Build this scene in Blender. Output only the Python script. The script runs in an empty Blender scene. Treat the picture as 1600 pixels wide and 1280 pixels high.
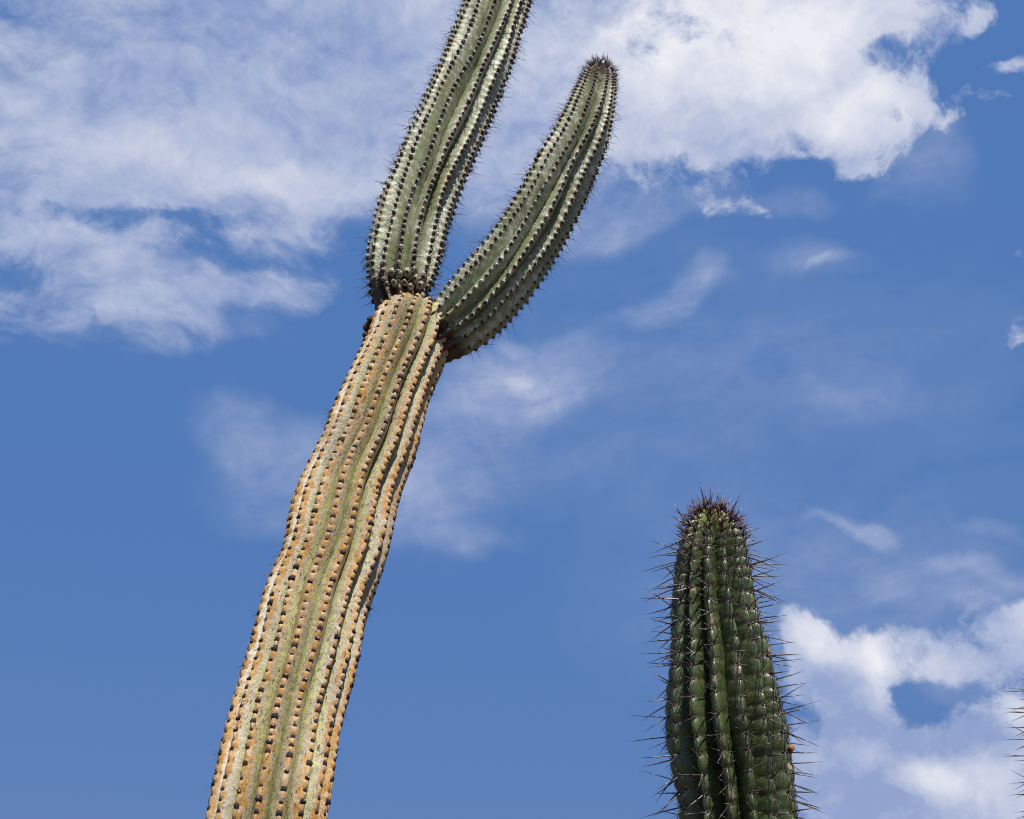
import bpy, math, random
import numpy as np
from mathutils import Vector, Matrix

rng = random.Random(7)
scene = bpy.context.scene
COL = scene.collection
R_ = math.radians

# ------------------------------------------------------------------ camera
cam_d = bpy.data.cameras.new('camera')
cam_d.sensor_fit = 'HORIZONTAL'; cam_d.sensor_width = 36.0; cam_d.lens = 43.45
cam_d.clip_start = 0.05; cam_d.clip_end = 6000
cam = bpy.data.objects.new('camera', cam_d); COL.objects.link(cam)
CAM = Vector((0, 0, 1.6)); PITCH = R_(25)
cam.location = CAM; cam.rotation_euler = (R_(90) + PITCH, 0, 0)
scene.camera = cam
scene.cycles.use_denoising = False; scene.cycles.filter_width = 1.1
scene.cycles.use_adaptive_sampling = True; scene.cycles.adaptive_threshold = 0.015; scene.cycles.adaptive_min_samples = 8
scene.cycles.max_bounces = 5; scene.cycles.diffuse_bounces = 3; scene.cycles.glossy_bounces = 2

# ------------------------------------------------------------------ exposure
vs = scene.view_settings
vs.view_transform = 'Standard'; vs.look = 'None'; vs.gamma = 1.0; vs.exposure = 0.42
vs.use_curve_mapping = False

# ------------------------------------------------------------------ sun
SUN_EL, SUN_AZ = R_(67), R_(152)            # azimuth clockwise from +Y (the view direction)
sdir = Vector((math.cos(SUN_EL) * math.sin(SUN_AZ), math.cos(SUN_EL) * math.cos(SUN_AZ), math.sin(SUN_EL)))
sun_d = bpy.data.lights.new('sun', 'SUN'); sun_d.energy = 5.0; sun_d.angle = R_(0.53)
sun_d.color = (1.0, 0.955, 0.88)
sun = bpy.data.objects.new('sun', sun_d); COL.objects.link(sun)
sun.location = sdir * 50; sun.rotation_euler = sdir.to_track_quat('Z', 'Y').to_euler()


# ------------------------------------------------------------------ node helper
class NT:
    def __init__(self, tree):
        self.t = tree; self.n = tree.nodes; self.l = tree.links

    def put(self, sock, v):
        if v is None: return
        if isinstance(v, bpy.types.NodeSocket): self.l.new(v, sock)
        else:
            if sock.type == 'RGBA' and len(v) == 3: v = (*v, 1)
            sock.default_value = v

    def math(self, op, a, b=None, c=None, clamp=False):
        n = self.n.new('ShaderNodeMath'); n.operation = op; n.use_clamp = clamp
        self.put(n.inputs[0], a); self.put(n.inputs[1], b); self.put(n.inputs[2], c)
        return n.outputs[0]

    def vmath(self, op, a, b=None, s=None):
        n = self.n.new('ShaderNodeVectorMath'); n.operation = op
        self.put(n.inputs[0], a); self.put(n.inputs[1], b)
        if s is not None: self.put(n.inputs['Scale'], s)
        return n.outputs['Value'] if op in ('LENGTH', 'DOT_PRODUCT', 'DISTANCE') else n.outputs['Vector']

    def noise(self, vec, scale, detail=4, rough=0.5, dist=0.0, color=False):
        n = self.n.new('ShaderNodeTexNoise')
        self.put(n.inputs['Vector'], vec); n.inputs['Scale'].default_value = scale
        n.inputs['Detail'].default_value = detail; n.inputs['Roughness'].default_value = rough
        n.inputs['Distortion'].default_value = dist
        return n.outputs['Color'] if color else n.outputs['Fac']

    def ramp(self, v, lo, hi, a=0.0, b=1.0, smooth=True):
        n = self.n.new('ShaderNodeMapRange'); n.interpolation_type = 'SMOOTHSTEP' if smooth else 'LINEAR'
        n.clamp = True if not smooth else n.clamp
        for i, x in enumerate((v, lo, hi, a, b)): self.put(n.inputs[i], x)
        return n.outputs[0]

    def mix(self, f, a, b):
        n = self.n.new('ShaderNodeMix'); n.data_type = 'RGBA'
        self.put(n.inputs['Factor'], f); self.put(n.inputs['A'] if False else n.inputs[6], a); self.put(n.inputs[7], b)
        return n.outputs[2]

    def mapping(self, v, loc=(0, 0, 0), rot=(0, 0, 0), scale=(1, 1, 1), kind='POINT'):
        n = self.n.new('ShaderNodeMapping'); n.vector_type = kind
        self.put(n.inputs['Vector'], v)
        n.inputs['Location'].default_value = loc; n.inputs['Rotation'].default_value = rot; n.inputs['Scale'].default_value = scale
        return n.outputs[0]

    def attr(self, name, out='Fac'):
        n = self.n.new('ShaderNodeAttribute'); n.attribute_name = name
        return n.outputs[out]


# ------------------------------------------------------------------ sky: Nishita daylight with broken cloud
# every entry: azimuth, elevation, half width, half height (degrees), roll (degrees), thickness
# CLOUDS-BEGIN
SOFT = [
    (-20.08, 39.94, 14.97, 6.06, 0, 0.63),
    (-7.51, 40.65, 12.18, 7.01, 0, 0.63),
    (-23.33, 34.67, 11.77, 4.64, 0, 0.63),
    (-13.45, 35.38, 11.15, 3.53, -6, 0.63),
    (-8.59, 35.83, 6.39, 3.38, 0, 0.44),
    (-23.62, 31.55, 8.60, 2.87, 0, 0.44),
    (2.25, 40.05, 9.68, 6.33, 0, 0.63),
    (-1.45, 36.98, 6.04, 3.02, 0, 0.37),
    (-12.38, 32.06, 3.95, 1.58, 5, 0.53),
    (-20.82, 29.80, 8.39, 2.26, 0, 0.46),
    (-22.78, 27.21, 9.03, 2.24, 4, 0.53),
    (-15.31, 29.00, 5.98, 1.42, 10, 0.43),
    (-11.66, 29.95, 2.27, 1.13, 20, 0.37),
    (-17.38, 27.88, 4.82, 1.11, 12, 0.31),
    (-12.70, 28.84, 2.26, 0.98, 20, 0.25),
]
VEIL = [
    (-12.83, 24.01, 3.02, 1.28, -5, 0.27),
    (-14.26, 22.87, 1.88, 2.25, 0, 0.24),
    (-11.66, 21.62, 4.16, 2.27, 12, 0.29),
    (-10.55, 23.16, 2.28, 1.90, 0, 0.16),
    (-2.59, 23.50, 5.78, 3.47, 24, 0.34),
    (0.99, 25.89, 5.78, 1.70, 5, 0.40),
    (3.29, 25.79, 2.70, 1.08, 0, 0.24),
    (-4.73, 20.49, 3.83, 2.68, 0, 0.27),
    (-2.81, 18.92, 3.07, 0.69, 0, 0.20),
    (5.65, 34.14, 3.41, 1.59, 0, 0.30),
    (7.38, 33.76, 2.27, 0.95, 0, 0.20),
    (9.44, 29.26, 2.85, 0.91, 12, 0.48),
    (10.92, 30.22, 1.14, 1.36, -24, 0.40),
    (4.34, 27.45, 3.46, 1.00, 0, 0.21),
    (17.99, 30.44, 0.89, 0.41, 36, 0.30),
    (16.51, 30.72, 2.60, 1.11, 0, 0.18),
    (16.85, 24.05, 2.60, 1.67, 0, 0.16),
    (16.45, 17.62, 1.84, 0.59, -12, 0.40),
    (15.19, 17.95, 1.48, 0.37, 0, 0.20),
    (21.38, 15.87, 2.33, 0.64, 0, 0.26),
    (21.94, 17.66, 1.79, 0.50, 0, 0.16),
    (10.55, 34.24, 2.26, 1.05, 0, 0.20),
    (15.23, 33.40, 2.23, 0.67, 0, 0.20),
    (6.52, 24.86, 16.11, 4.60, 12, 0.08),
    (14.22, 22.58, 15.77, 6.76, 0, 0.07),
    (19.76, 29.12, 11.00, 5.50, 0, 0.03),
    (6.81, 30.15, 9.93, 4.58, 0, 0.05),
    (0.67, 27.81, 1.54, 0.54, 0, 0.24),
    (-14.17, 27.53, 1.13, 0.53, 0, 0.20),
    (-1.42, 34.11, 4.95, 2.67, 0, 0.28),
    (21.67, 34.43, 2.16, 1.80, 0, 0.24),
    (19.83, 14.71, 4.31, 1.44, 0, 0.20),
    (18.92, 11.26, 2.85, 1.14, 0, 0.34),
    (14.89, 15.37, 12.18, 4.80, 0, 0.18),
    (-18.87, 13.69, 10.80, 7.20, 0, 0.00),
]
CRISP = [
    (12.37, 41.05, 10.21, 6.20, 0, 0.65),
    (18.62, 39.65, 5.39, 3.95, 0, 0.58),
    (7.31, 37.89, 6.35, 3.55, 0, 0.65),
    (18.77, 36.61, 3.99, 1.81, 0, 0.50),
    (11.91, 37.23, 5.56, 1.85, 0, 0.43),
    (21.35, 40.24, 1.42, 1.77, 0, 0.34),
    (22.05, 37.12, 1.43, 1.28, 0, 0.29),
    (20.99, 35.95, 1.44, 1.44, 0, 0.29),
    (23.89, 35.79, 1.06, 0.92, 20, 0.50),
    (23.15, 36.08, 1.42, 1.42, 0, 0.25),
    (21.73, 34.70, 1.44, 1.44, 0, 0.18),
    (18.81, 34.93, 1.82, 0.80, 0, 0.29),
    (25.94, 39.25, 0.76, 0.49, 30, 0.50),
    (25.32, 38.87, 0.56, 0.35, 0, 0.30),
    (27.15, 37.41, 1.25, 0.62, 0, 0.50),
    (26.22, 36.23, 1.05, 0.56, 0, 0.36),
    (24.87, 36.59, 0.70, 0.42, 0, 0.29),
    (12.56, 33.71, 2.32, 0.60, -8, 0.36),
    (11.21, 33.95, 1.50, 0.60, 0, 0.22),
    (25.94, 29.41, 0.64, 1.42, 0, 0.42),
    (25.31, 26.42, 0.78, 1.28, 0, 0.50),
    (13.79, 14.01, 1.33, 1.33, 0, 1.05),
    (15.19, 13.12, 2.19, 1.75, 0, 0.72),
    (16.27, 12.37, 1.52, 1.89, 0, 0.79),
    (14.50, 11.92, 2.55, 2.19, 0, 0.65),
    (15.64, 11.05, 2.17, 1.45, 0, 0.43),
    (13.42, 12.39, 1.84, 2.20, 0, 0.36),
    (18.80, 13.21, 2.52, 1.44, 0, 0.58),
    (21.21, 13.23, 2.84, 1.56, 0, 0.58),
    (22.62, 13.77, 1.27, 1.06, 0, 0.58),
    (20.02, 12.39, 3.20, 0.85, 0, 0.43),
    (22.29, 11.81, 2.10, 1.26, 0, 0.36),
    (16.64, 7.16, 7.05, 3.17, 0, 0.72),
    (19.59, 7.81, 4.18, 2.09, 0, 0.72),
    (13.80, 8.05, 3.95, 2.87, 0, 0.72),
    (16.12, 9.41, 3.22, 1.61, 0, 0.58),
    (21.68, 8.21, 2.07, 3.10, 0, 0.72),
    (19.64, 9.89, 2.82, 1.41, 0, 0.54),
    (22.33, 10.23, 1.11, 1.25, 0, 0.72),
    (12.88, 9.82, 0.73, 0.73, 0, 0.50),
]
BRIGHT = [
    (13.09, 40.97, 7.28, 3.64, 0, 0.75),
    (20.12, 36.66, 2.52, 1.44, 0, 0.60),
    (18.00, 38.11, 4.35, 2.54, 0, 0.40),
    (8.11, 38.96, 5.95, 4.09, 0, 0.20),
    (18.52, 41.02, 4.29, 2.14, 0, 0.35),
    (-22.35, 40.85, 2.46, 1.26, 0, 0.35),
    (-26.73, 38.26, 2.77, 1.59, 0, 0.35),
    (-17.53, 35.27, 10.99, 1.83, 0, 0.25),
    (-13.00, 34.57, 6.71, 1.34, 0, 0.25),
    (-12.73, 32.17, 2.25, 0.90, 0, 0.30),
    (-26.79, 35.96, 1.60, 0.70, 0, 0.40),
    (-12.40, 41.32, 8.74, 2.18, 0, -0.12),
    (-21.30, 37.54, 6.44, 1.43, 0, -0.12),
    (-5.97, 39.92, 4.46, 2.97, 0, -0.10),
    (13.78, 14.18, 1.26, 1.26, 0, 0.70),
    (16.74, 12.62, 0.94, 1.45, 0, 0.60),
    (15.68, 13.65, 2.19, 0.95, 0, 0.50),
    (18.75, 12.89, 1.80, 0.72, 0, 0.25),
    (22.19, 10.50, 0.90, 0.90, 0, 0.50),
    (18.21, 8.13, 1.41, 1.06, 0, 0.60),
    (20.27, 7.26, 2.08, 1.25, 0, 0.35),
    (22.64, 13.90, 0.92, 0.78, 0, 0.50),
    (12.39, 33.73, 1.50, 0.52, 0, 0.40),
    (25.32, 26.47, 0.71, 0.92, 0, 0.60),
    (14.89, 10.54, 3.98, 1.63, 0, -0.38),
    (19.60, 9.63, 3.17, 1.41, 0, -0.42),
    (14.52, 7.23, 4.28, 1.78, 0, -0.25),
    (14.23, 12.08, 1.46, 1.10, 0, -0.20),
    (23.89, 35.79, 0.92, 0.71, 0, 0.30),
    (25.82, 39.15, 0.83, 0.49, 0, 0.30),
]
HOLES = [
    (-20.57, 31.97, 4.00, 0.66, 0, 0.77),
    (-15.93, 31.23, 2.98, 1.04, 0, 0.77),
    (-25.46, 28.82, 2.13, 1.35, 0, 1.00),
    (-12.90, 30.71, 2.63, 0.60, 5, 0.65),
    (-21.35, 27.59, 2.55, 0.58, 0, 0.44),
    (-8.48, 32.24, 2.66, 1.90, 0, 0.77),
    (-16.11, 32.49, 2.23, 0.52, 0, 0.51),
    (20.56, 38.91, 1.43, 0.57, 0, 0.36),
    (21.63, 39.11, 1.06, 0.50, 0, 0.36),
    (22.11, 38.20, 1.07, 0.57, 0, 0.42),
    (15.61, 36.10, 2.21, 0.66, 0, 0.42),
    (20.88, 36.24, 0.94, 0.36, 0, 0.40),
    (18.41, 11.42, 1.64, 0.79, 0, 0.46),
    (20.16, 11.57, 2.13, 0.35, 0, 0.51),
    (17.65, 10.80, 0.72, 0.72, 0, 0.42),
    (13.20, 10.76, 0.73, 1.24, 0, 0.68),
    (20.19, 9.20, 1.40, 0.91, -20, 0.20),
]
# CLOUDS-END


def sky_dir(az, el):
    a, e = R_(az), R_(el)
    return Vector((math.sin(a) * math.cos(e), math.cos(a) * math.cos(e), math.sin(e)))


def build_world():
    w = bpy.data.worlds.new('World'); scene.world = w; w.use_nodes = True
    w.cycles.sampling_method = 'MANUAL'; w.cycles.sample_map_resolution = 256
    T = NT(w.node_tree); T.n.clear()
    out = T.n.new('ShaderNodeOutputWorld'); bg = T.n.new('ShaderNodeBackground')
    sky = T.n.new('ShaderNodeTexSky'); sky.sky_type = 'NISHITA'; sky.sun_disc = False
    sky.sun_elevation = SUN_EL; sky.sun_rotation = SUN_AZ
    sky.altitude = 300; sky.air_density = 1.0; sky.dust_density = 0.6; sky.ozone_density = 1.6
    d = T.n.new('ShaderNodeTexCoord').outputs['Generated']
    d = T.vmath('NORMALIZE', d)

    def warp(v, parts):
        for sc, amp, det in parts:
            c = T.noise(v, sc, det, 0.55, color=True)
            c = T.vmath('SUBTRACT', c, (0.5, 0.5, 0.5))
            v = T.vmath('ADD', v, T.vmath('SCALE', c, s=amp))
        return v

    self_acc = [None]

    # sky frame facing the broken cloud: x right, y up, z out
    c0 = sky_dir(0, 25); u0 = Vector((1, 0, 0)); v0 = c0.cross(u0) * -1
    if v0.z < 0: v0 = -v0

    def frame(v, roll):
        ca, sa = math.cos(R_(roll)), math.sin(R_(roll)); uu = u0 * ca + v0 * sa; vv = v0 * ca - u0 * sa
        n = T.n.new('ShaderNodeCombineXYZ')
        T.put(n.inputs[0], T.vmath('DOT_PRODUCT', v, tuple(uu))); T.put(n.inputs[1], T.vmath('DOT_PRODUCT', v, tuple(vv)))
        return n.outputs[0], uu, vv

    def field(v, blobs):
        acc = None; frames = {}
        for az, el, rx, ry, roll, amp in sorted(blobs, key=lambda t: round(t[4] / 12)):
            k = round(roll / 12) * 12
            if k not in frames: frames[k] = frame(v, k)
            fv, uu, vv = frames[k]
            c = sky_dir(az, el); ix, iy = 1 / math.sin(R_(rx)), 1 / math.sin(R_(ry))
            vi = fv
            if self_acc[0] is not None:                     # evaluate the list one by one (keeps the shader's stack small)
                n = T.n.new('ShaderNodeVectorMath'); n.operation = 'MULTIPLY_ADD'
                T.put(n.inputs[0], self_acc[0]); n.inputs[1].default_value = (1e-7,) * 3; T.put(n.inputs[2], fv)
                vi = n.outputs[0]
            n = T.n.new('ShaderNodeVectorMath'); n.operation = 'MULTIPLY_ADD'
            T.put(n.inputs[0], vi); n.inputs[1].default_value = (ix, iy, 0)
            n.inputs[2].default_value = (-c.dot(uu) * ix, -c.dot(vv) * iy, 0)
            ln = T.vmath('LENGTH', n.outputs[0])
            h = T.ramp(ln, 1.25, 0.15)
            acc = T.math('MULTIPLY_ADD', h, amp, acc if acc is not None else 0.0)
            self_acc[0] = acc
        return acc

    wsoft = warp(d, ((5.0, 0.09, 1), (16.0, 0.045, 3)))
    wcrisp = warp(d, ((9.0, 0.035, 1), (28.0, 0.024, 4)))
    flat = T.mapping(wsoft, scale=(1.0, 1.0, 2.2))
    n_soft = T.noise(flat, 7.0, 6, 0.58)
    n_fine = T.noise(flat, 24.0, 5, 0.6)
    n_crisp = T.noise(wcrisp, 17.0, 5, 0.6)
    # the rest of the sky carries the same kind of broken cloud
    front = T.ramp(T.vmath('DOT_PRODUCT', d, tuple(c0)), 0.3, 0.6)
    away = T.ramp(T.vmath('DISTANCE', d, tuple(c0)), 0.52, 0.80)
    rest = T.math('MULTIPLY', T.ramp(T.noise(flat, 2.3, 3, 0.5), 0.47, 0.62, 0.0, 0.95), away)
    n_tear = T.noise(wcrisp, 55.0, 4, 0.65)
    fs = T.math('MULTIPLY_ADD', field(wsoft, SOFT), front, rest)
    fc = T.math('MULTIPLY', field(wcrisp, CRISP), front)
    lum = T.math('MULTIPLY', field(wcrisp, BRIGHT), front)
    fv = T.math('MULTIPLY', field(wsoft, VEIL), front)
    ms = T.math('MULTIPLY_ADD', T.math('SUBTRACT', n_soft, 0.5), 2.0, fs)
    ms = T.math('MULTIPLY_ADD', T.math('SUBTRACT', n_fine, 0.5), 1.4, ms)
    # thickness noise only tears what is already cloud
    ms = T.math('SUBTRACT', ms, 0.12)
    dens_s = T.math('MULTIPLY', T.ramp(ms, -0.15, 1.1, 0.0, 0.86), T.ramp(fs, 0.0, 0.15))
    mc = T.math('MULTIPLY_ADD', T.math('SUBTRACT', n_crisp, 0.5), 2.8, T.math('MULTIPLY', fc, 1.5))
    mc = T.math('MULTIPLY_ADD', T.math('SUBTRACT', n_tear, 0.5), 1.6, mc)
    mc = T.math('SUBTRACT', mc, 0.38)
    dens_c = T.math('MULTIPLY', T.ramp(mc, -0.02, 0.85, 0.0, 0.93), T.ramp(fc, 0.0, 0.12))
    # gaps torn through the cloud
    hole = field(wcrisp, HOLES)
    mh = T.math('MULTIPLY_ADD', T.math('SUBTRACT', 0.5, n_crisp), 1.9, hole)
    mh = T.math('MULTIPLY_ADD', T.math('SUBTRACT', 0.5, n_tear), 1.5, mh)
    keep = T.math('MULTIPLY', T.ramp(mh, 0.05, 1.0, 0.0, 0.92), T.ramp(hole, 0.0, 0.2))
    keep = T.math('SUBTRACT', 1.0, keep)
    dens_s = T.math('MULTIPLY', dens_s, keep); dens_c = T.math('MULTIPLY', dens_c, keep)
    # thin veils and wisps
    fib = T.noise(T.vmath('MULTIPLY', frame(warp(d, ((6.0, 0.10, 1),)), 16)[0], (7.0, 34.0, 0.0)), 1.0, 5, 0.62)
    nv = T.math('MULTIPLY_ADD', T.math('SUBTRACT', fib, 0.5), 1.7, T.math('MULTIPLY_ADD', T.math('SUBTRACT', n_soft, 0.5), 2.2, 0.9))
    dens_v = T.math('MULTIPLY', fv, T.math('MAXIMUM', nv, 0.0), clamp=True)
    through = T.math('MULTIPLY', T.math('SUBTRACT', 1.0, dens_s), T.math('SUBTRACT', 1.0, dens_c))
    through = T.math('MULTIPLY', through, T.math('SUBTRACT', 1.0, dens_v))
    dens = T.math('SUBTRACT', 1.0, through)
    lum = T.math('MULTIPLY_ADD', T.math('SUBTRACT', T.noise(wcrisp, 9.0, 5, 0.55), 0.5), 1.1, lum)
    # billows are lit from above: a lump is brighter than what lies just over it
    over = T.noise(T.vmath('ADD', wcrisp, (0.0, 0.0, 0.016)), 17.0, 5, 0.6)
    lum = T.math('MULTIPLY_ADD', T.math('SUBTRACT', n_crisp, over), 1.5, lum)
    ccol = T.mix(T.math('MULTIPLY_ADD', lum, 0.72, 0.25, clamp=True), CLOUD_GREY, CLOUD_WHITE)
    n = T.n.new('ShaderNodeVectorMath'); n.operation = 'MULTIPLY_ADD'
    T.put(n.inputs[0], sky.outputs[0]); n.inputs[1].default_value = SKY_WEIGHT; n.inputs[2].default_value = SKY_BLUE
    T.put(bg.inputs['Color'], T.mix(dens, n.outputs[0], ccol))
    bg.inputs['Strength'].default_value = SKY_STRENGTH
    T.l.new(bg.outputs[0], out.inputs[0])


SKY_STRENGTH = 0.0747
SKY_WEIGHT = (0.15, 0.09, 0.04)
SKY_BLUE = (0.66, 1.78, 4.6)
CLOUD_GREY = (3.0, 3.85, 6.3)       # before the sky strength
CLOUD_WHITE = (9.0, 9.0, 9.4)
build_world()


# ------------------------------------------------------------------ materials
def new_mat(name):
    m = bpy.data.materials.new(name); m.use_nodes = True
    T = NT(m.node_tree); b = T.n['Principled BSDF']
    return m, T, b


def bump(T, b, h, strength, dist):
    n = T.n.new('ShaderNodeBump'); n.inputs['Strength'].default_value = strength; n.inputs['Distance'].default_value = dist
    T.put(n.inputs['Height'], h); T.l.new(n.outputs[0], b.inputs['Normal'])


def mat_trunk():
    m, T, b = new_mat('corky_trunk_skin')
    a = T.attr('crest'); psi = T.attr('psi'); flow = T.attr('flow', 'Vector'); pale = T.attr('tint')
    obj = T.n.new('ShaderNodeTexCoord').outputs['Object']
    streak = T.mapping(flow, scale=(1.0, 7.0, 1.0))             # q (ribs), metres along, rib random
    n_big = T.noise(obj, 7.0, 4, 0.55)
    n_mid = T.noise(obj, 38.0, 6, 0.62)
    n_fine = T.noise(obj, 95.0, 6, 0.6)
    n_str = T.noise(T.mapping(flow, scale=(9.0, 60.0, 1.0)), 1.0, 6, 0.65)
    n_rib = T.noise(T.mapping(flow, scale=(1.3, 2.2, 3.0)), 1.0, 3, 0.5)
    edge = T.math('MULTIPLY_ADD', T.math('SUBTRACT', n_mid, 0.5), 0.75, a)
    edge = T.math('MULTIPLY_ADD', T.math('SUBTRACT', n_rib, 0.5), 1.15, edge)
    # flanks: yellow green to chalky green
    green = T.mix(T.ramp(n_rib, 0.36, 0.62), (0.27, 0.255, 0.065), (0.46, 0.43, 0.185))
    green = T.mix(T.ramp(pale, 0.2, 0.9), green, (0.60, 0.58, 0.40))
    green = T.mix(T.ramp(n_str, 0.47, 0.62, 0.0, 0.75), green, (0.25, 0.225, 0.155))
    green = T.mix(T.ramp(T.noise(T.mapping(flow, scale=(15.0, 45.0, 1.0)), 1.0, 5, 0.7), 0.53, 0.66, 0.0, 0.6), green, (0.50, 0.46, 0.32))
    # weathered grey cork between
    cork = T.mix(n_fine, (0.30, 0.245, 0.165), (0.50, 0.43, 0.315))
    corkb = T.mix(T.ramp(pale, 0.2, 0.9), cork, T.mix(n_fine, (0.50, 0.44, 0.34), (0.66, 0.60, 0.47)))
    # tan to orange bark along the crests
    bark = T.mix(T.ramp(n_big, 0.38, 0.62), (0.42, 0.21, 0.038), (0.54, 0.335, 0.13))
    bark = T.mix(T.ramp(n_mid, 0.42, 0.66, 0.0, 0.75), bark, (0.59, 0.43, 0.255))
    bark = T.mix(T.ramp(n_fine, 0.52, 0.72, 0.0, 0.5), bark, (0.33, 0.16, 0.05))
    c = T.mix(T.ramp(edge, 0.70, 0.56), green, corkb)
    c = T.mix(T.ramp(edge, 0.50, 0.36), c, bark)
    stain = T.ramp(T.noise(T.mapping(flow, scale=(0.8, 3.2, 2.0)), 1.0, 5, 0.65), 0.52, 0.66, 0.0, 0.6)
    c = T.mix(stain, c, T.mix(n_fine, (0.17, 0.135, 0.10), (0.36, 0.31, 0.235)))
    # dark scratches and specks
    sp = T.noise(T.mapping(flow, scale=(20.0, 75.0, 1.0)), 1.0, 2, 0.5)
    spm = T.math('MULTIPLY', T.ramp(sp, 0.61, 0.65), T.ramp(T.noise(obj, 16.0, 2, 0.5), 0.40, 0.52))
    c = T.mix(T.math('MULTIPLY', spm, 0.85), c, (0.05, 0.03, 0.025))
    T.put(b.inputs['Base Color'], c)
    b.inputs['Roughness'].default_value = 0.62; b.inputs['Specular IOR Level'].default_value = 0.35
    h = T.math('MULTIPLY_ADD', n_fine, 0.5, T.math('MULTIPLY', n_str, 0.8))
    bump(T, b, h, 0.8, 0.005)
    return m


def mat_stem():
    m, T, b = new_mat('waxy_grey_green_skin')
    a = T.attr('crest'); psi = T.attr('psi'); flow = T.attr('flow', 'Vector'); scorch_shade = T.attr('tint')
    obj = T.n.new('ShaderNodeTexCoord').outputs['Object']
    n_big = T.noise(T.mapping(flow, scale=(1.1, 3.0, 3.0)), 1.0, 4, 0.55)
    n_mid = T.noise(obj, 45.0, 6, 0.6)
    n_fine = T.noise(obj, 230.0, 4, 0.6)
    g = T.mix(T.ramp(n_big, 0.36, 0.62), (0.165, 0.188, 0.085), (0.28, 0.298, 0.182))
    wax = T.math('MULTIPLY', T.ramp(n_mid, 0.46, 0.62), T.ramp(n_big, 0.40, 0.56))
    g = T.mix(T.math('MULTIPLY', wax, 0.75), g, (0.55, 0.56, 0.45))
    g = T.mix(T.ramp(n_fine, 0.55, 0.75, 0.0, 0.45), g, (0.60, 0.60, 0.50))
    tan = T.math('MULTIPLY', T.ramp(a, 0.42, 0.15), T.ramp(T.noise(obj, 24.0, 3, 0.5), 0.50, 0.62))
    g = T.mix(T.math('MULTIPLY', tan, 0.85), g, (0.42, 0.27, 0.15))
    ed = T.math('MULTIPLY_ADD', T.math('SUBTRACT', n_mid, 0.5), 1.2, scorch_shade)
    g = T.mix(T.ramp(ed, 0.35, 0.65), g, T.mix(n_fine, (0.022, 0.013, 0.009), (0.12, 0.065, 0.035)))  # dark brown skin, with painted shade at the foot
    sp = T.noise(T.mapping(flow, scale=(22.0, 110.0, 1.0)), 1.0, 2, 0.5)
    g = T.mix(T.ramp(sp, 0.68, 0.72, 0.0, 0.7), g, (0.09, 0.07, 0.05))
    T.put(b.inputs['Base Color'], g)
    b.inputs['Roughness'].default_value = 0.5; b.inputs['Specular IOR Level'].default_value = 0.4
    bump(T, b, T.math('MULTIPLY_ADD', n_fine, 0.6, n_mid), 0.5, 0.003)
    return m


def mat_young():
    m, T, b = new_mat('dark_green_young_skin')
    a = T.attr('crest'); flow = T.attr('flow', 'Vector'); tip = T.attr('tint')
    obj = T.n.new('ShaderNodeTexCoord').outputs['Object']
    n_mid = T.noise(obj, 55.0, 5, 0.6); n_fine = T.noise(obj, 320.0, 4, 0.6)
    n_big = T.noise(obj, 14.0, 3, 0.5)
    g = T.mix(T.ramp(n_mid, 0.34, 0.66), (0.028, 0.042, 0.012), (0.062, 0.082, 0.027))
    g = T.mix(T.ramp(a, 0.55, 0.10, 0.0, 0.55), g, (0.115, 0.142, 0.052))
    g = T.mix(T.ramp(n_fine, 0.54, 0.74, 0.0, 0.4), g, (0.30, 0.36, 0.20))
    g = T.mix(T.ramp(tip, 0.1, 0.9, 0.0, 0.6), g, (0.27, 0.29, 0.06))
    scar = T.math('MULTIPLY', T.ramp(T.noise(obj, 36.0, 3, 0.5), 0.64, 0.69), T.ramp(a, 0.6, 0.3))
    g = T.mix(T.math('MULTIPLY', scar, 0.85), g, T.mix(n_fine, (0.30, 0.17, 0.10), (0.50, 0.38, 0.27)))
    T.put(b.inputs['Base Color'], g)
    b.inputs['Roughness'].default_value = 0.38; b.inputs['Specular IOR Level'].default_value = 0.5
    bump(T, b, T.math('MULTIPLY_ADD', n_fine, 0.6, n_mid), 0.4, 0.002)
    return m


def mat_plain(name, c1, c2, rough=0.6, scale=150.0, per_object=0.0):
    m, T, b = new_mat(name)
    obj = T.n.new('ShaderNodeTexCoord').outputs['Object']
    f = T.ramp(T.noise(obj, scale, 4, 0.6), 0.35, 0.65)
    if per_object:
        r = T.n.new('ShaderNodeObjectInfo').outputs['Random']
        f = T.math('MULTIPLY_ADD', T.math('SUBTRACT', r, 0.5), per_object, f, clamp=True)
    T.put(b.inputs['Base Color'], T.mix(f, c1, c2))
    b.inputs['Roughness'].default_value = rough
    return m


M_TRUNK, M_STEM, M_YOUNG = mat_trunk(), mat_stem(), mat_young()
M_PIT = mat_plain('dark_old_areole_felt', (0.010, 0.007, 0.006), (0.040, 0.026, 0.020), 0.9, 300, 0.8)
M_FELT = mat_plain('grey_tan_areole_felt', (0.26, 0.19, 0.13), (0.60, 0.55, 0.47), 0.9, 300, 1.4)
M_DARK = mat_plain('dark_brown_felt_and_shade', (0.018, 0.011, 0.008), (0.06, 0.035, 0.022), 0.9, 300, 0.8)  # dark felt, and painted shade under the pads of the grey-green stems
M_SPINE = mat_plain('dark_grey_brown_spine', (0.035, 0.022, 0.02), (0.11, 0.085, 0.075), 0.45, 90, 0.8)
M_YSPINE = mat_plain('dark_maroon_grey_spine', (0.035, 0.016, 0.018), (0.15, 0.12, 0.115), 0.35, 60, 0.9)
M_CROWN = mat_plain('fresh_maroon_spine', (0.032, 0.009, 0.008), (0.10, 0.030, 0.024), 0.35, 60, 0.8)
M_BUD = mat_plain('dried_brown_bud', (0.018, 0.010, 0.007), (0.09, 0.045, 0.026), 0.85, 120)
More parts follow.
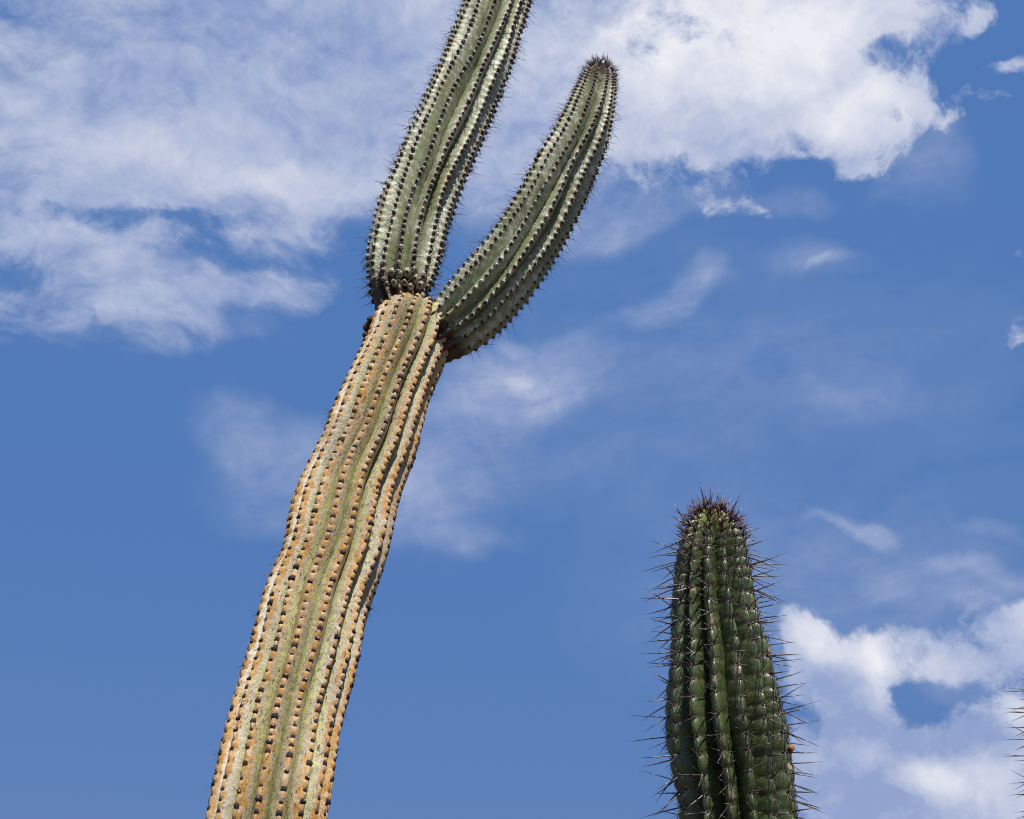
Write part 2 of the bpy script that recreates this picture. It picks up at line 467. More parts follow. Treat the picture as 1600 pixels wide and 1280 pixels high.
M_ORANGE = mat_plain('orange_dried_flower', (0.16, 0.04, 0.01), (0.42, 0.15, 0.03), 0.7, 140)


# ------------------------------------------------------------------ cactus stems
def catmull(P, n=24):
    P = np.array(P, float); ext = np.vstack([2 * P[0] - P[1], P, 2 * P[-1] - P[-2]])
    out = []
    for i in range(1, len(ext) - 2):
        p0, p1, p2, p3 = ext[i - 1:i + 3]
        # centripetal-ish by uniform tangents limited to the chord
        for t in np.linspace(0, 1, n, endpoint=False):
            t2, t3 = t * t, t * t * t
            out.append(0.5 * (2 * p1 + (p2 - p0) * t + (2 * p0 - 5 * p1 + 4 * p2 - p3) * t2 + (3 * p1 - p0 - 3 * p2 + p3) * t3))
    out.append(ext[-2])
    o = np.array(out)
    # keep the radius monotone between knots
    m = len(P)
    o[:, 3] = np.interp(np.linspace(0, m - 1, len(o)), np.arange(m), P[:, 3])
    return o


def smooth1(v, w):
    k = np.ones(w) / w
    return np.convolve(np.pad(v, w // 2, 'edge'), k, 'valid')[:len(v)]


class Stem:
    """A ribbed column: q runs round it in ribs, p runs up it in areoles."""

    def __init__(self, pts, ribs, depth, spacing, seed, kind, rot=0.0, tip_spacing=None, tip_len=0.15, twist=0.0,
                 e=0.35, smooth=5, wander=0.10):
        self.wander = wander
        C = catmull(pts); xyz = C[:, :3].copy(); r = C[:, 3].copy()
        if smooth > 1:
            core = smooth1(r, smooth * 6 + 1); k = np.clip((np.arange(len(r))[::-1] / 24.0 - 5) / 3, 0, 1)
            r = r * (1 - k) + core * k
            for a in range(3):
                c2 = smooth1(xyz[:, a], 37); xyz[:, a] = xyz[:, a] * (1 - k) + c2 * k
        s = np.r_[0, np.cumsum(np.linalg.norm(np.diff(xyz, axis=0), axis=1))]
        T = np.gradient(xyz, axis=0); T /= np.linalg.norm(T, axis=1)[:, None]
        ref = np.array([0, 1.0, 0]); n1 = []; v = ref - T[0] * ref.dot(T[0])
        for t in T:
            v = v - t * v.dot(t); v /= np.linalg.norm(v); n1.append(v.copy())
        n1 = np.array(n1); n2 = np.cross(T, n1)
        sp = np.full(len(s), spacing)
        if tip_spacing:
            u = np.clip((s[-1] - s) / tip_len, 0, 1); sp = tip_spacing + (spacing - tip_spacing) * u ** 0.8
        p = np.r_[0, np.cumsum(np.diff(s) / (0.5 * (sp[1:] + sp[:-1])))]
        self.tab = dict(s=s, p=p, xyz=xyz, r=r, n1=n1, n2=n2)
        self.P = p[-1]; self.S = s[-1]; self.N = ribs; self.depth = depth; self.kind = kind
        self.rot = rot; self.twist = twist; self.e = e; self.tip = tip_spacing is not None
        rs = np.random.RandomState(seed)
        self.off = rs.rand(ribs); self.ph = rs.rand(ribs, 3) * 6.28; self.g = rs.rand(8) * 6.28
        self.rv = rs.rand(ribs)

    def col(self, name, p):
        v = self.tab[name]
        if v.ndim == 1: return np.interp(p, self.tab['p'], v)
        return np.stack([np.interp(p, self.tab['p'], v[:, i]) for i in range(3)], -1)

    def phase(self, k, p):
        h = self.ph[k]
        return p + self.off[k] + 0.16 * np.sin(p * 0.61 + h[..., 0]) + 0.10 * np.sin(p * 1.37 + h[..., 1])

    def ev(self, q, p):
        N = self.N; g = self.g
        k = np.round(q).astype(int) % N; fq = q - np.round(q)
        t = self.phase(k, p); psi = t - np.round(t)
        R = self.col('r', p); sm = self.col('s', p)
        th0 = 2 * np.pi * q / N
        # ribs wander a little
        th = th0 + self.rot + self.twist * sm + (2 * np.pi / N) * self.wander * (
            np.sin(2 * th0 + sm * 5.1 + g[0]) + 0.8 * np.sin(3 * th0 - sm * 8.3 + g[1]) + 0.5 * np.sin(5 * th0 + sm * 13 + g[2]))
        wid = 1.0
        if self.kind == 'young':
            notch = np.exp(-((psi - 0.06) / 0.16) ** 2)
            fq2 = np.abs(fq) * (1 + 0.35 * notch * (1 - 2 * np.abs(fq)))
            a = np.clip(2 * fq2, 0, 1)
        else:
            a = 2 * np.abs(fq)
        e = self.e
        gq = (np.sqrt(a * a + e * e) - e) / (math.sqrt(1 + e * e) - e)
        dp = self.depth * (1 + 0.18 * np.sin(3 * th0 + sm * 4 + g[3]))
        rr = R * (1 - dp * gq)
        sc = np.clip(R / 0.06, 0, 1)                       # reliefs fade into the very tip
        if self.kind == 'trunk':
            w = np.exp(-(a / 0.42) ** 2)
            rr += sc * 0.0006 * w * np.cos(2 * np.pi * (psi - 0.45))
            rr -= sc * 0.0022 * np.exp(-(a / 0.20) ** 2 - (psi / 0.20) ** 2)
            rr += sc * 0.0006 * np.exp(-(a / 0.30) ** 2 - ((psi + 0.30) / 0.14) ** 2)
        elif self.kind == 'stem':
            w = np.exp(-(a / 0.34) ** 2)
            rr += sc * 0.0042 * w * (np.cos(2 * np.pi * (psi - 0.10)) * 0.5 + 0.5)
        else:
            w = np.exp(-(a / 0.32) ** 2)
            saw = np.where(psi < 0, psi + 1, psi)          # 0 just above an areole, 1 at the next one
            bulge = np.sin(np.pi * np.clip(saw, 0, 1) ** 1.45) ** 0.9
            rr += sc * 0.0032 * w * bulge - sc * 0.0020 * w
            rr -= sc * 0.0020 * np.exp(-(a / 0.20) ** 2 - ((psi - 0.03) / 0.13) ** 2)
        rr += R * 0.022 * (np.sin(2 * th0 + sm * 6 + g[4]) * 0.6 + np.sin(4 * th0 - sm * 11 + g[5]) * 0.4)
        rr += sc * 0.0012 * np.sin(7 * th0 + sm * 61 + g[6]) * np.sin(sm * 37 + 3 * th0 + g[7])
        rr = np.maximum(rr, 0)
        d = np.cos(th)[..., None] * self.col('n1', p) + np.sin(th)[..., None] * self.col('n2', p)
        return self.col('xyz', p) + d * rr[..., None], a, psi, sm, k

    def grid(self, M=14, per=8):
        nq = self.N * M + 1; npp = int(self.P * per)
        tq = np.linspace(-1, 1, M + 1)[:-1]; qq = 0.5 * np.sin(tq * np.pi / 2) * 0.7 + 0.5 * tq * 0.3
        q = np.r_[(np.arange(self.N)[:, None] + qq[None, :]).ravel(), self.N - 0.5]; p = np.linspace(0, self.P, npp)
        Q, Pp = np.meshgrid(q, p)
        X, a, psi, sm, k = self.ev(Q, Pp)
        i = np.arange(npp - 1)[:, None] * nq + np.arange(nq - 1)[None, :]
        F = np.stack([i, i + 1, i + 1 + nq, i + nq], -1).reshape(-1, 4)
        return X.reshape(-1, 3), F, a.ravel(), psi.ravel(), sm.ravel(), k.ravel(), Q.ravel()

    def areoles(self, p0=0.0):
        out = []
        pp = np.linspace(p0, self.P - 0.3, 6000)
        for k in range(self.N):
            ph = self.phase(np.full(len(pp), k), pp)
            ts = np.arange(math.ceil(ph[0]), math.floor(ph[-1]) + 1)
            for p in np.interp(ts, ph, pp): out.append((k, p))
        q = np.array([o[0] for o in out], float); p = np.array([o[1] for o in out])
        X = self.ev(q, p)[0]
        du = self.ev(q, np.minimum(p + 0.5, self.P - 1e-3))[0] - self.ev(q, np.maximum(p - 0.5, 0))[0]
        dq = self.ev(q + 0.15, p)[0] - self.ev(q - 0.15, p)[0]
        nrm = np.cross(dq, du); nrm /= np.linalg.norm(nrm, axis=1)[:, None] + 1e-12
        rad = X - self.col('xyz', p); fl = np.sum(nrm * rad, 1) < 0; nrm[fl] *= -1
        up = du - nrm * np.sum(du * nrm, 1)[:, None]; up /= np.linalg.norm(up, axis=1)[:, None] + 1e-12
        sd = np.cross(up, nrm)
        return X, sd, up, nrm, self.S - self.col('s', p), p


def mesh_from(name, V, F, mats, fm=None, smooth=True):
    me = bpy.data.meshes.new(name)
    V = np.asarray(V, np.float32)
    if isinstance(F, np.ndarray):
        n, w = F.shape
        me.vertices.add(len(V)); me.vertices.foreach_set('co', V.ravel())
        me.loops.add(n * w); me.loops.foreach_set('vertex_index', F.astype(np.int32).ravel())
        me.polygons.add(n); me.polygons.foreach_set('loop_start', np.arange(0, n * w, w, dtype=np.int32))
        me.update(calc_edges=True)
    else:
        me.from_pydata([tuple(v) for v in V], [], F)
    for m in mats: me.materials.append(m)
    if fm is not None: me.polygons.foreach_set('material_index', np.asarray(fm, np.int32))
    me.polygons.foreach_set('use_smooth', np.full(len(me.polygons), smooth))
    me.update()
    return me


def link(name, me, parent=None, kind=None):
    o = bpy.data.objects.new(name, me); COL.objects.link(o)
    if parent: o.parent = parent
    if kind: o['kind'] = kind
    return o


def thing(name, loc, label, cat, group=None):
    o = bpy.data.objects.new(name, None); COL.objects.link(o); o.location = loc; o.empty_display_size = 0.1
    o['label'] = label; o['category'] = cat
    if group: o['group'] = group
    return o


def stem_part(name, st, base, parent, mat, tint, M=14, per=8):
    X, F, a, psi, sm, k, Q = st.grid(M, per)
    me = mesh_from(name, X - np.array(base), F, [mat])
    ev = np.empty(len(me.edges) * 2, np.int32); me.edges.foreach_get('vertices', ev); ev = ev.reshape(-1, 2)
    nq = st.N * M + 1; c0, c1 = ev[:, 0] % nq, ev[:, 1] % nq            # the furrow between two ribs is a crease
    at = me.attributes.new('sharp_edge', 'BOOLEAN', 'EDGE'); at.data.foreach_set('value', (c0 == c1) & (c0 % M == 0))
    for nm, v in (('crest', a), ('psi', np.abs(psi)), ('tint', tint(X, sm, st))):
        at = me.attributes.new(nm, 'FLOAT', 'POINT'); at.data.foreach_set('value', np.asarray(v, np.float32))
    fl = np.stack([Q, sm, st.rv[k] * 4.0], -1).astype(np.float32)
    at = me.attributes.new('flow', 'FLOAT_VECTOR', 'POINT'); at.data.foreach_set('vector', fl.ravel())
    return link(name, me, parent)


# ---- areoles: felt pad and spines; local x sideways, y up the rib, z outward
class MB:
    def __init__(self): self.v, self.f, self.m = [], [], []

    def dome(self, c, rx, ry, h, mat, seg=8, rings=2):
        b = len(self.v)
        for j in range(rings + 1):
            t = j / (rings + 0.6) * math.pi / 2
            for i in range(seg):
                a = 2 * math.pi * i / seg; w = 1 + rng.uniform(-.12, .12)
                self.v.append((c[0] + rx * math.cos(t) * math.cos(a) * w, c[1] + ry * math.cos(t) * math.sin(a) * w, c[2] + h * math.sin(t)))
        self.v.append((c[0], c[1], c[2] + h)); top = len(self.v) - 1
        for j in range(rings):
            for i in range(seg):
                i2 = (i + 1) % seg
                self.f.append((b + j * seg + i, b + j * seg + i2, b + (j + 1) * seg + i2, b + (j + 1) * seg + i)); self.m.append(mat)
        for i in range(seg):
            self.f.append((b + rings * seg + i, b + rings * seg + (i + 1) % seg, top)); self.m.append(mat)

    def spine(self, o, d, L, r, mat, bend=0.0):
        d = Vector(d).normalized(); s = d.orthogonal().normalized(); t = d.cross(s)
        o = Vector(o); bd = (s * rng.uniform(-1, 1) + t * rng.uniform(-1, 1)) * bend * L
        b = len(self.v)
        for z, w in ((0, 1.0), (0.5, 0.72)):
            c = o + d * (L * z) + bd * (z * z)
            for i in range(4):
                a = math.pi / 2 * i; self.v.append(tuple(c + (s * math.cos(a) + t * math.sin(a)) * r * w))
        self.v.append(tuple(o + d * L + bd)); tp = len(self.v) - 1
        for i in range(4):
            i2 = (i + 1) % 4
            self.f.append((b + i, b + i2, b + 4 + i2, b + 4 + i)); self.m.append(mat)
            self.f.append((b + 4 + i, b + 4 + i2, tp)); self.m.append(mat)

    def arrays(self): return np.array(self.v), self.f, self.m


def var_trunk(n):
    out = []
    for i in range(n):
        b = MB()
        b.dome((0, 0, -0.0004), rng.uniform(.0052, .0076), rng.uniform(.0052, .0070), rng.uniform(0.0026, 0.0042), 0)
        if i % 4 == 0: b.dome((rng.uniform(-.001, .001), 0.001, 0.0016), 0.0026, 0.0022, 0.0022, 2)
        if i % 6 == 5:
            for _ in range(rng.randint(2, 4)):
                b.spine((0, 0, 0), (rng.uniform(-1, 1), rng.uniform(-.9, .6), rng.uniform(.35, .9)), rng.uniform(.010, .026), .0006, 1, .06)
        out.append(b.arrays())
    return out, [M_PIT, M_SPINE, M_FELT]


def var_stem(n):
    out = []
    for i in range(n):
        b = MB()
        b.dome((0, -0.0020, -0.0014), 0.0070, 0.0066, rng.uniform(.0040, .0050), 0)  # dark lower dome paints the shaded underside of the pale pad
        b.dome((rng.uniform(-.001, .001), 0.0032, -0.0008), 0.0064, 0.0050, rng.uniform(.0052, .0066), 2)
        for _ in range(rng.randint(1, 4)):
            a = rng.uniform(0, 6.28); z = rng.uniform(.25, 1.0)
            b.spine((0, 0, .003), (math.cos(a), math.sin(a) * .8 - .1, z), rng.uniform(.014, .038), .00075, 1, .05)
        if i % 2: b.spine((0, 0, .003), (rng.uniform(-.5, .5), rng.uniform(-.7, .2), 1), rng.uniform(.034, .056), .0009, 1, .05)
        out.append(b.arrays())
    return out, [M_DARK, M_SPINE, M_FELT]


def var_young(n):
    out = []
    for i in range(n):
        b = MB()
        b.dome((0, 0.0005, -0.001), 0.0042, 0.0038, rng.uniform(.003, .0042), 0)
        b.dome((0, -0.0008, 0.001), 0.0024, 0.002, .0028, 2, 6)
        m = rng.randint(5, 8)
        for j in range(m):
            a = 2 * math.pi * (j + rng.uniform(-.3, .3)) / m
            b.spine((0, 0, .0015), (math.cos(a), math.sin(a) - .15, rng.uniform(.12, .6)), rng.uniform(.009, .025), rng.uniform(.0005, .0008), 1, .08)
        for j in range(rng.choice((1, 1, 2, 2))):
            b.spine((0, 0, .002), (rng.uniform(-.8, .8), rng.uniform(-.65, .5), 1.0), rng.uniform(.036, .066), rng.uniform(.0010, .0014), 1, .06)
        out.append(b.arrays())
    return out, [M_DARK, M_YSPINE, M_FELT]


def var_crown(n):
    out = []
    for i in range(n):
        b = MB()
        b.dome((0, 0, -0.001), 0.0036, 0.0032, .003, 0)
        for j in range(rng.randint(6, 9)):
            b.spine((0, 0, .001), (rng.uniform(-.8, .8), rng.uniform(-.4, 1.0), rng.uniform(.5, 1.0)), rng.uniform(.012, .032), rng.uniform(.0006, .0010), 1, .05)
        if i % 2 == 0:
            b.spine((0, 0, .001), (rng.uniform(-.4, .4), rng.uniform(-.2, .6), 1.0), rng.uniform(.032, .048), .0012, 1, .04)
        out.append(b.arrays())
    return out, [M_DARK, M_CROWN, M_CROWN]


def var_meshes(name, var):
    arrs, mats = var
    return [mesh_from(name, v, f, mats, m) for v, f, m in arrs]


FPX = 43.45 / 36 * 1600


def view_score(X, nrm):
    """how large a patch shows in the photograph's frame (0 = not in view)"""
    d = X - np.array(CAM); dist = np.linalg.norm(d, axis=1)
    f = np.array([0, math.cos(PITCH), math.sin(PITCH)]); u = np.array([0, -math.sin(PITCH), math.cos(PITCH)])
    z = d @ f; x = 800 + FPX * d[:, 0] / z; y = 640 - FPX * (d @ u) / z
    face = -np.sum(nrm * d, 1) / dist
    inside = (x > -10) & (x < 1610) & (y > -10) & (y < 1290) & (face > -0.05)
    return np.where(inside, (0.15 + np.clip(face, 0, 1)) / dist, 0.0)


def plant_areoles(jobs, base, limit=300, name='areole'):
    """jobs: (part object, stem, variants, chooser). The areoles that show largest become objects, the rest one mesh per part."""
    rows = []
    for j, (part, st, sets, choose, p0) in enumerate(jobs):
        X, sd, up, nr, left, p = st.areoles(p0)
        sc = view_score(X, nr)
        for i in range(len(X)): rows.append((sc[i], j, X[i], sd[i], up[i], nr[i], left[i]))
    rows.sort(key=lambda r: -r[0])
    acc = {}
    base = np.array(base)
    for n, (s, j, X, sd, up, nr, left) in enumerate(rows):
        part, st, sets, choose, p0 = jobs[j]
        vi, scale = choose(left)
        arrs, mats, meshes = sets[vi]
        q = rng.randrange(len(arrs)); ang = rng.uniform(-.25, .25)
        x2 = sd * math.cos(ang) + up * math.sin(ang); y2 = up * math.cos(ang) - sd * math.sin(ang)
        sc = scale * rng.uniform(.85, 1.12)
        if rng.random() < .5 and vi >= 0: x2 = x2
        B = np.stack([x2, y2, nr], 1) * sc
        if n < limit and s > 0:
            o = link(name, meshes[q], part)
            m = Matrix.Identity(4)
            for r in range(3):
                for c in range(3): m[r][c] = B[r][c]
                m[r][3] = X[r] - base[r]
            o.matrix_local = m
        else:
            v, f, mm = arrs[q]
            a = acc.setdefault((j, vi), [[], [], [], 0])
            a[0].append(v @ B.T + X - base); a[1].extend([tuple(t + a[3] for t in ff) for ff in f]); a[2].extend(mm); a[3] += len(v)
    for (j, vi), (V, F, m, _) in acc.items():
        me = mesh_from('small_areoles', np.vstack(V), F, jobs[j][2][vi][1], m)
        link('small_areoles', me, jobs[j][0], 'stuff')


def vset(name, var): return (var[0], var[1], var_meshes(name, var))


def lump(name, c, r, mat, parent, base, tall=1.0, seed=0):
    """a shrivelled bud: a wrinkled, pointed ball"""
    rs = random.Random(seed); V, F = [], []; seg, rings = 10, 7
    ph = [rs.uniform(0, 6.28) for _ in range(3)]
    for j in range(rings + 1):
        t = math.pi * j / rings
        for i in range(seg):
            a = 2 * math.pi * i / seg
            w = r * (1 + .16 * math.sin(3 * a + ph[0]) * math.sin(t) + .12 * math.sin(5 * a + 3 * t + ph[1]) + rs.uniform(-.07, .07))
            V.append((w * math.sin(t) * math.cos(a), w * math.sin(t) * math.sin(a), -w * math.cos(t) * tall))
    for j in range(rings):
        for i in range(seg):
            i2 = (i + 1) % seg; F.append((j * seg + i, j * seg + i2, (j + 1) * seg + i2, (j + 1) * seg + i))
    o = link(name, mesh_from(name, V, F, [mat]), parent)
    o.location = Vector(c) - Vector(base); o.rotation_euler = (rs.uniform(-.6, .6), rs.uniform(-.6, .6), rs.uniform(0, 6))
    return o


# ------------------------------------------------------------------ ground
def build_ground():
    V, F = [(0, 0, 0)], []
    rings = [2, 5, 10, 20, 40, 80, 160, 400, 1000, 3000]; seg = 64
    rr = random.Random(3)
    for r in rings:
        for i in range(seg):
            a = 2 * math.pi * i / seg
            V.append((r * math.cos(a), r * math.sin(a), rr.uniform(-.02, .02) * min(1, r / 8) if r < 100 else 0))
    for i in range(seg): F.append((0, 1 + i, 1 + (i + 1) % seg))
    for j in range(len(rings) - 1):
        for i in range(seg):
            a, b = 1 + j * seg + i, 1 + j * seg + (i + 1) % seg
            F.append((a, a + seg, b + seg, b))
    m, T, b = new_mat('stony_dry_soil')
    obj = T.n.new('ShaderNodeTexCoord').outputs['Object']
    n1 = T.noise(obj, 0.35, 5, 0.55); n2 = T.noise(obj, 14.0, 8, 0.65)
    c = T.mix(T.ramp(n1, 0.35, 0.65), (0.065, 0.052, 0.038), (0.11, 0.088, 0.062))
    c = T.mix(T.ramp(n2, 0.5, 0.7, 0, .6), c, (0.045, 0.042, 0.028))
    T.put(b.inputs['Base Color'], c); b.inputs['Roughness'].default_value = 0.95
    bump(T, b, n2, 0.8, 0.03)
    o = link('ground', mesh_from('ground', V, F, [m]), None, 'structure')
    return o


build_ground()

# ------------------------------------------------------------------ tall branched cactus
TB = (-0.70, 2.88, 0.0)
TRUNK = [
    (-0.70, 2.88, -0.05, 0.165), (-0.675, 2.90, 0.5, 0.158), (-0.640, 2.93, 1.0, 0.152), (-0.600, 2.968, 1.5, 0.142),
    (-0.5701, 3.0000, 1.9505, 0.1369), (-0.5642, 3.0245, 2.0344, 0.1402), (-0.5615, 3.0521, 2.1327, 0.1400),
    (-0.5512, 3.0792, 2.2337, 0.1403), (-0.5310, 3.1067, 2.3407, 0.1413), (-0.5220, 3.1339, 2.4507, 0.1430),
    (-0.5130, 3.1479, 2.5093, 0.1411), (-0.4997, 3.1614, 2.5672, 0.1388), (-0.4827, 3.1750, 2.6264, 0.1390),
    (-0.4718, 3.1921, 2.7027, 0.1455), (-0.4643, 3.2126, 2.7973, 0.1445), (-0.4538, 3.2227, 2.8448, 0.1405),
    (-0.4428, 3.2332, 2.8950, 0.1375), (-0.4273, 3.2432, 2.9440, 0.1348), (-0.4114, 3.2538, 2.9959, 0.1347),
    (-0.4011, 3.2638, 3.0465, 0.1354), (-0.3920, 3.2739, 3.0978, 0.1350), (-0.3800, 3.2844, 3.1523, 0.1322),
    (-0.3666, 3.2944, 3.2053, 0.1301), (-0.3499, 3.3049, 3.2615, 0.1286), (-0.3265, 3.3185, 3.3356, 0.1299),
    (-0.3120, 3.331, 3.400, 0.1315), (-0.3030, 3.340, 3.440, 0.1275), (-0.2965, 3.346, 3.470, 0.116),
    (-0.2930, 3.350, 3.489, 0.096), (-0.2905, 3.353, 3.501, 0.062), (-0.2898, 3.354, 3.506, 0.0),
]
UPPER = [
    (-0.335, 3.400, 3.500, 0.070), (-0.350, 3.413, 3.550, 0.077),
    (-0.3608, 3.4237, 3.5980, 0.0845), (-0.3611, 3.4298, 3.6323, 0.0965), (-0.3587, 3.4373, 3.6750, 0.1055),
    (-0.3541, 3.4500, 3.7482, 0.1142), (-0.3467, 3.4621, 3.8200, 0.1168), (-0.3380, 3.4743, 3.8930, 0.1201),
    (-0.3244, 3.4869, 3.9704, 0.1220), (-0.3010, 3.5010, 4.0580, 0.1207), (-0.2792, 3.5150, 4.1475, 0.1216),
    (-0.2557, 3.5286, 4.2359, 0.1225), (-0.2265, 3.5426, 4.3292, 0.1210), (-0.2013, 3.5567, 4.4246, 0.1219),
    (-0.1737, 3.5707, 4.5220, 0.1198), (-0.1470, 3.5843, 4.6182, 0.1205), (-0.1198, 3.5983, 4.7198, 0.1211),
    (-0.0987, 3.6124, 4.8237, 0.1199), (-0.0750, 3.6260, 4.9262, 0.1191), (-0.0534, 3.6400, 5.0346, 0.1203),
    (-0.020, 3.665, 5.200, 0.118), (0.005, 3.685, 5.340, 0.108), (0.020, 3.697, 5.430, 0.092),
    (0.030, 3.703, 5.490, 0.068), (0.036, 3.707, 5.525, 0.040), (0.039, 3.710, 5.540, 0.0),
]
ARM = [
    (-0.270, 3.338, 3.365, 0.070),
    (-0.2105, 3.3300, 3.4067, 0.0881), (-0.1641, 3.3280, 3.4465, 0.1000), (-0.1195, 3.3260, 3.4941, 0.1085),
    (-0.0791, 3.3250, 3.5490, 0.1115), (-0.0368, 3.3250, 3.6032, 0.1094), (0.0011, 3.3260, 3.6625, 0.1076),
    (0.0375, 3.3300, 3.7246, 0.1070), (0.0726, 3.3300, 3.7889, 0.1048), (0.1052, 3.3300, 3.8563, 0.1029),
    (0.1360, 3.3300, 3.9262, 0.1011), (0.1643, 3.3300, 3.9988, 0.0976), (0.1974, 3.3300, 4.0696, 0.0924),
    (0.2279, 3.3300, 4.1433, 0.0870), (0.2525, 3.3300, 4.2213, 0.0793), (0.2746, 3.3300, 4.3017, 0.0700),
    (0.2918, 3.3300, 4.3839, 0.0560), (0.2975, 3.3300, 4.4100, 0.0470), (0.3015, 3.3300, 4.4300, 0.0365),
    (0.3045, 3.3300, 4.4450, 0.0245), (0.3058, 3.3300, 4.4520, 0.0140), (0.3063, 3.3300, 4.4545, 0.0),
]
tall = thing('branched_cactus', TB,
             'tall leaning branched cactus with tan corky trunk and two grey-green stems', 'cactus')
st_trunk = Stem(TRUNK, 17, 0.25, 0.0262, 11, 'trunk', rot=0.10, e=0.34, twist=0.05, wander=0.03)
st_upper = Stem(UPPER, 14, 0.28, 0.0285, 12, 'stem', rot=0.05, tip_spacing=0.012, tip_len=0.2, e=0.30, twist=0.10)
st_arm = Stem(ARM, 13, 0.28, 0.0265, 13, 'stem', rot=0.2, tip_spacing=0.0080, tip_len=0.42, e=0.30, twist=0.0)


def pale_sides(X, sm, st):  # paler towards the left side, less so towards the right
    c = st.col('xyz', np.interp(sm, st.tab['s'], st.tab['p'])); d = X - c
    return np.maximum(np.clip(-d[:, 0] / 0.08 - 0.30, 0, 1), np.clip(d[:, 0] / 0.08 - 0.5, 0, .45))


def scorch_shade_base(L, tip=0.0):  # brown corky ends; the foot also has shade at the fork painted in
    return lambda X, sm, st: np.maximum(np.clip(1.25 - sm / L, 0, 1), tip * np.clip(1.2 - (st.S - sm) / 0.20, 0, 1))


o_trunk = stem_part('trunk', st_trunk, TB, tall, M_TRUNK, pale_sides, 18, 9)
o_trunk['label'] = 'tan and orange corky old trunk with dark pits in rows'
o_upper = stem_part('stem', st_upper, TB, tall, M_STEM, scorch_shade_base(0.17), 16, 8)
o_upper['label'] = 'grey-green upper stem cut off by the top of the picture'
o_arm = stem_part('side_arm', st_arm, TB, tall, M_STEM, scorch_shade_base(0.10, 0.68), 16, 8)
o_arm['label'] = 'curved grey-green arm with a spiny rounded tip'

vt = vset('areole', var_trunk(12)); vst = vset('areole', var_stem(10)); vc = vset('areole', (lambda v: (v[0], [M_DARK, M_SPINE, M_SPINE]))(var_crown(8)))
plant_areoles([
    (o_trunk, st_trunk, [vt], lambda left: (0, rng.choice((.7, .9, 1.0, 1.1, 1.2, 1.45))), 0.5),
    (o_upper, st_upper, [vst], lambda left: (0, rng.choice((.85, 1.0, 1.1, 1.25))), 3.0),
    (o_arm, st_arm, [vst, vc], lambda left: (1, 1.05) if left < 0.06 else (0, 0.9 if left > .2 else .75), 3.0),
], TB)

# ------------------------------------------------------------------ young dark cactus at the right
YB = (0.345, 1.885, 0.0)
YOUNG = [
    (0.345, 1.885, -0.05, 0.072), (0.345, 1.888, 0.6, 0.078), (0.341, 1.894, 1.2, 0.084), (0.336, 1.898, 1.6, 0.0855),
    (0.3330, 1.9, 1.8418, 0.0859), (0.3304, 1.9, 1.8821, 0.0883), (0.3267, 1.9, 1.9222, 0.0913), (0.3237, 1.9, 1.9602, 0.0920),
    (0.3226, 1.9, 2.0027, 0.0872), (0.3240, 1.9, 2.0451, 0.0812), (0.3233, 1.9, 2.0781, 0.0769), (0.3203, 1.9, 2.1065, 0.0723),
    (0.3194, 1.9, 2.1478, 0.0665), (0.3205, 1.9, 2.1908, 0.0612), (0.3231, 1.9, 2.2300, 0.0560), (0.3238, 1.9, 2.2540, 0.0500),
    (0.3242, 1.9, 2.2730, 0.0420), (0.3245, 1.9, 2.2880, 0.0320), (0.3248, 1.9, 2.2990, 0.0210), (0.3250, 1.9, 2.3060, 0.0110),
    (0.3250, 1.9, 2.3085, 0.0),
]


def tip_colour(L):
    return lambda X, sm, st: np.clip(1 - (st.S - sm) / L, 0, 1)


vy = vset('areole', var_young(12)); vcr = vset('areole', var_crown(8))


def young_cactus(pts, base, seed, label, rot, limit=300):
    t = thing('young_cactus', base, label, 'cactus', 'young dark green cacti')
    st = Stem(pts, 14, 0.36, 0.0255, seed, 'young', rot=rot, tip_spacing=0.0085, tip_len=0.18, e=0.24, twist=0.25, wander=0.06)
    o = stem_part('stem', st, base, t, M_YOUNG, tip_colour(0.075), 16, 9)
    plant_areoles([(o, st, [vy, vcr], lambda left: (1, 1.0) if left < 0.058 else (0, 1.0), 1.0)], base, limit)
    return t, o, st


yc, yo, yst = young_cactus(YOUNG, YB, 21, 'dark green upright cactus with long spines and a crown of maroon spines', 0.12)

# ------------------------------------------------------------------ third cactus, its body just past the right edge
EB = (0.890, 1.885, 0.0)
EDGE = [
    (0.890, 1.885, -0.05, 0.070), (0.886, 1.89, 0.6, 0.077), (0.880, 1.895, 1.2, 0.083), (0.876, 1.9, 1.6, 0.085),
    (0.874, 1.9, 1.75, 0.086), (0.873, 1.9, 1.85, 0.084), (0.872, 1.9, 1.93, 0.076), (0.872, 1.9, 1.99, 0.066),
    (0.872, 1.9, 2.03, 0.057), (0.872, 1.9, 2.05, 0.050), (0.872, 1.9, 2.063, 0.040), (0.872, 1.9, 2.072, 0.028),
    (0.872, 1.9, 2.077, 0.016), (0.872, 1.9, 2.079, 0.0),
]
ec, eo, est = young_cactus(EDGE, EB, 34, 'spiny cactus at the right edge, only its dark spine tips in view', 0.3)

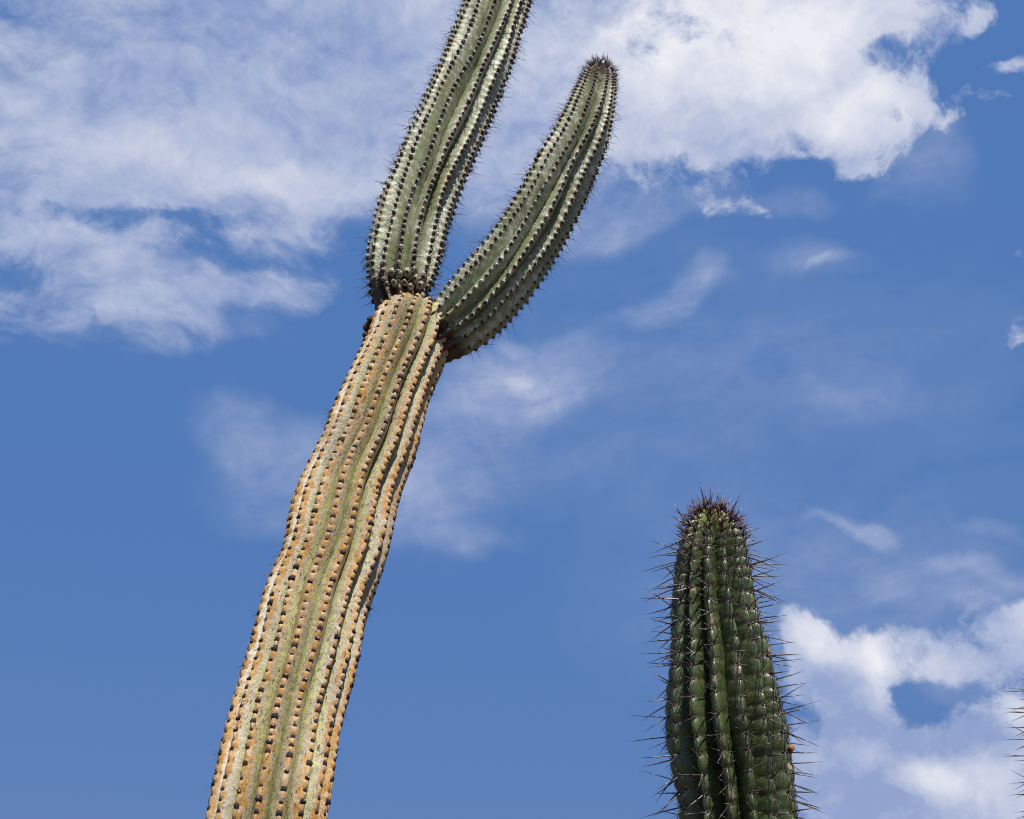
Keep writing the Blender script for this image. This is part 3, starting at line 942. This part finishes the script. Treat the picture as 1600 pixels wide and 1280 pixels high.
# ------------------------------------------------------------------ dried buds
lump('dried_bud', (-0.440, 3.29, 3.408), 0.011, M_BUD, o_trunk, TB, 1.3, 1)
lump('dried_bud', (-0.428, 3.28, 3.432), 0.010, M_BUD, o_trunk, TB, 1.3, 2)
lump('dried_bud', (-0.436, 3.285, 3.418), 0.009, M_BUD, o_trunk, TB, 1.1, 8)
lump('dried_bud', (-0.444, 3.29, 3.382), 0.008, M_BUD, o_trunk, TB, 1.1, 3)
lump('dried_bud', (0.094, 3.29, 4.045), 0.013, M_BUD, o_arm, TB, 1.2, 4)
lump('dried_bud', (0.082, 3.30, 4.036), 0.009, M_BUD, o_arm, TB, 1.2, 5)
for i, (dx, dz, r) in enumerate(((0, 0, .0032), (.003, .0010, .0026), (.0012, .0036, .0024), (-.0015, -.003, .0030))):
    lump('dried_flower', (0.4125 + dx, 1.868 + .001 * i, 1.918 + dz), r, M_ORANGE if i < 3 else M_BUD, yo, YB, 1.6, 60 + i)

# knobbly offsets round the foot of the upper stem
M_KNOB = mat_plain('pale_green_knob', (0.13, 0.115, 0.06), (0.38, 0.37, 0.25), 0.6, 90)
KNOBS = [
    (-0.4038, 3.3522, 3.6354, 0.0114),
    (-0.3787, 3.3414, 3.6382, 0.0114),
    (-0.3537, 3.3372, 3.6263, 0.0114),
    (-0.3301, 3.3386, 3.6365, 0.0133),
    (-0.3107, 3.3443, 3.6470, 0.0114),
    (-0.3058, 3.3462, 3.6177, 0.0114),
    (-0.3367, 3.3376, 3.5985, 0.0114),
    (-0.3165, 3.3418, 3.5848, 0.0095),
    (-0.2898, 3.3557, 3.6000, 0.0114),
    (-0.3689, 3.3392, 3.5995, 0.0114),
    (-0.2813, 3.3633, 3.6327, 0.0095),
    (-0.3936, 3.3474, 3.5975, 0.0095),
]
for i, (x, y, z, r) in enumerate(KNOBS):
    k = lump('knob', (x, y + r * .75, z), r * rng.uniform(.8, 1.25), M_KNOB, o_upper, TB, 1.35, 40 + i)
    o = link('areole', vst[2][i % len(vst[2])], o_upper); o.scale = (rng.uniform(.7, 1.0),) * 3
    o.location = Vector((x, y - r * 0.2, z - r * .1)) - Vector(TB); o.rotation_euler = (R_(100), 0, rng.uniform(-.5, .5))
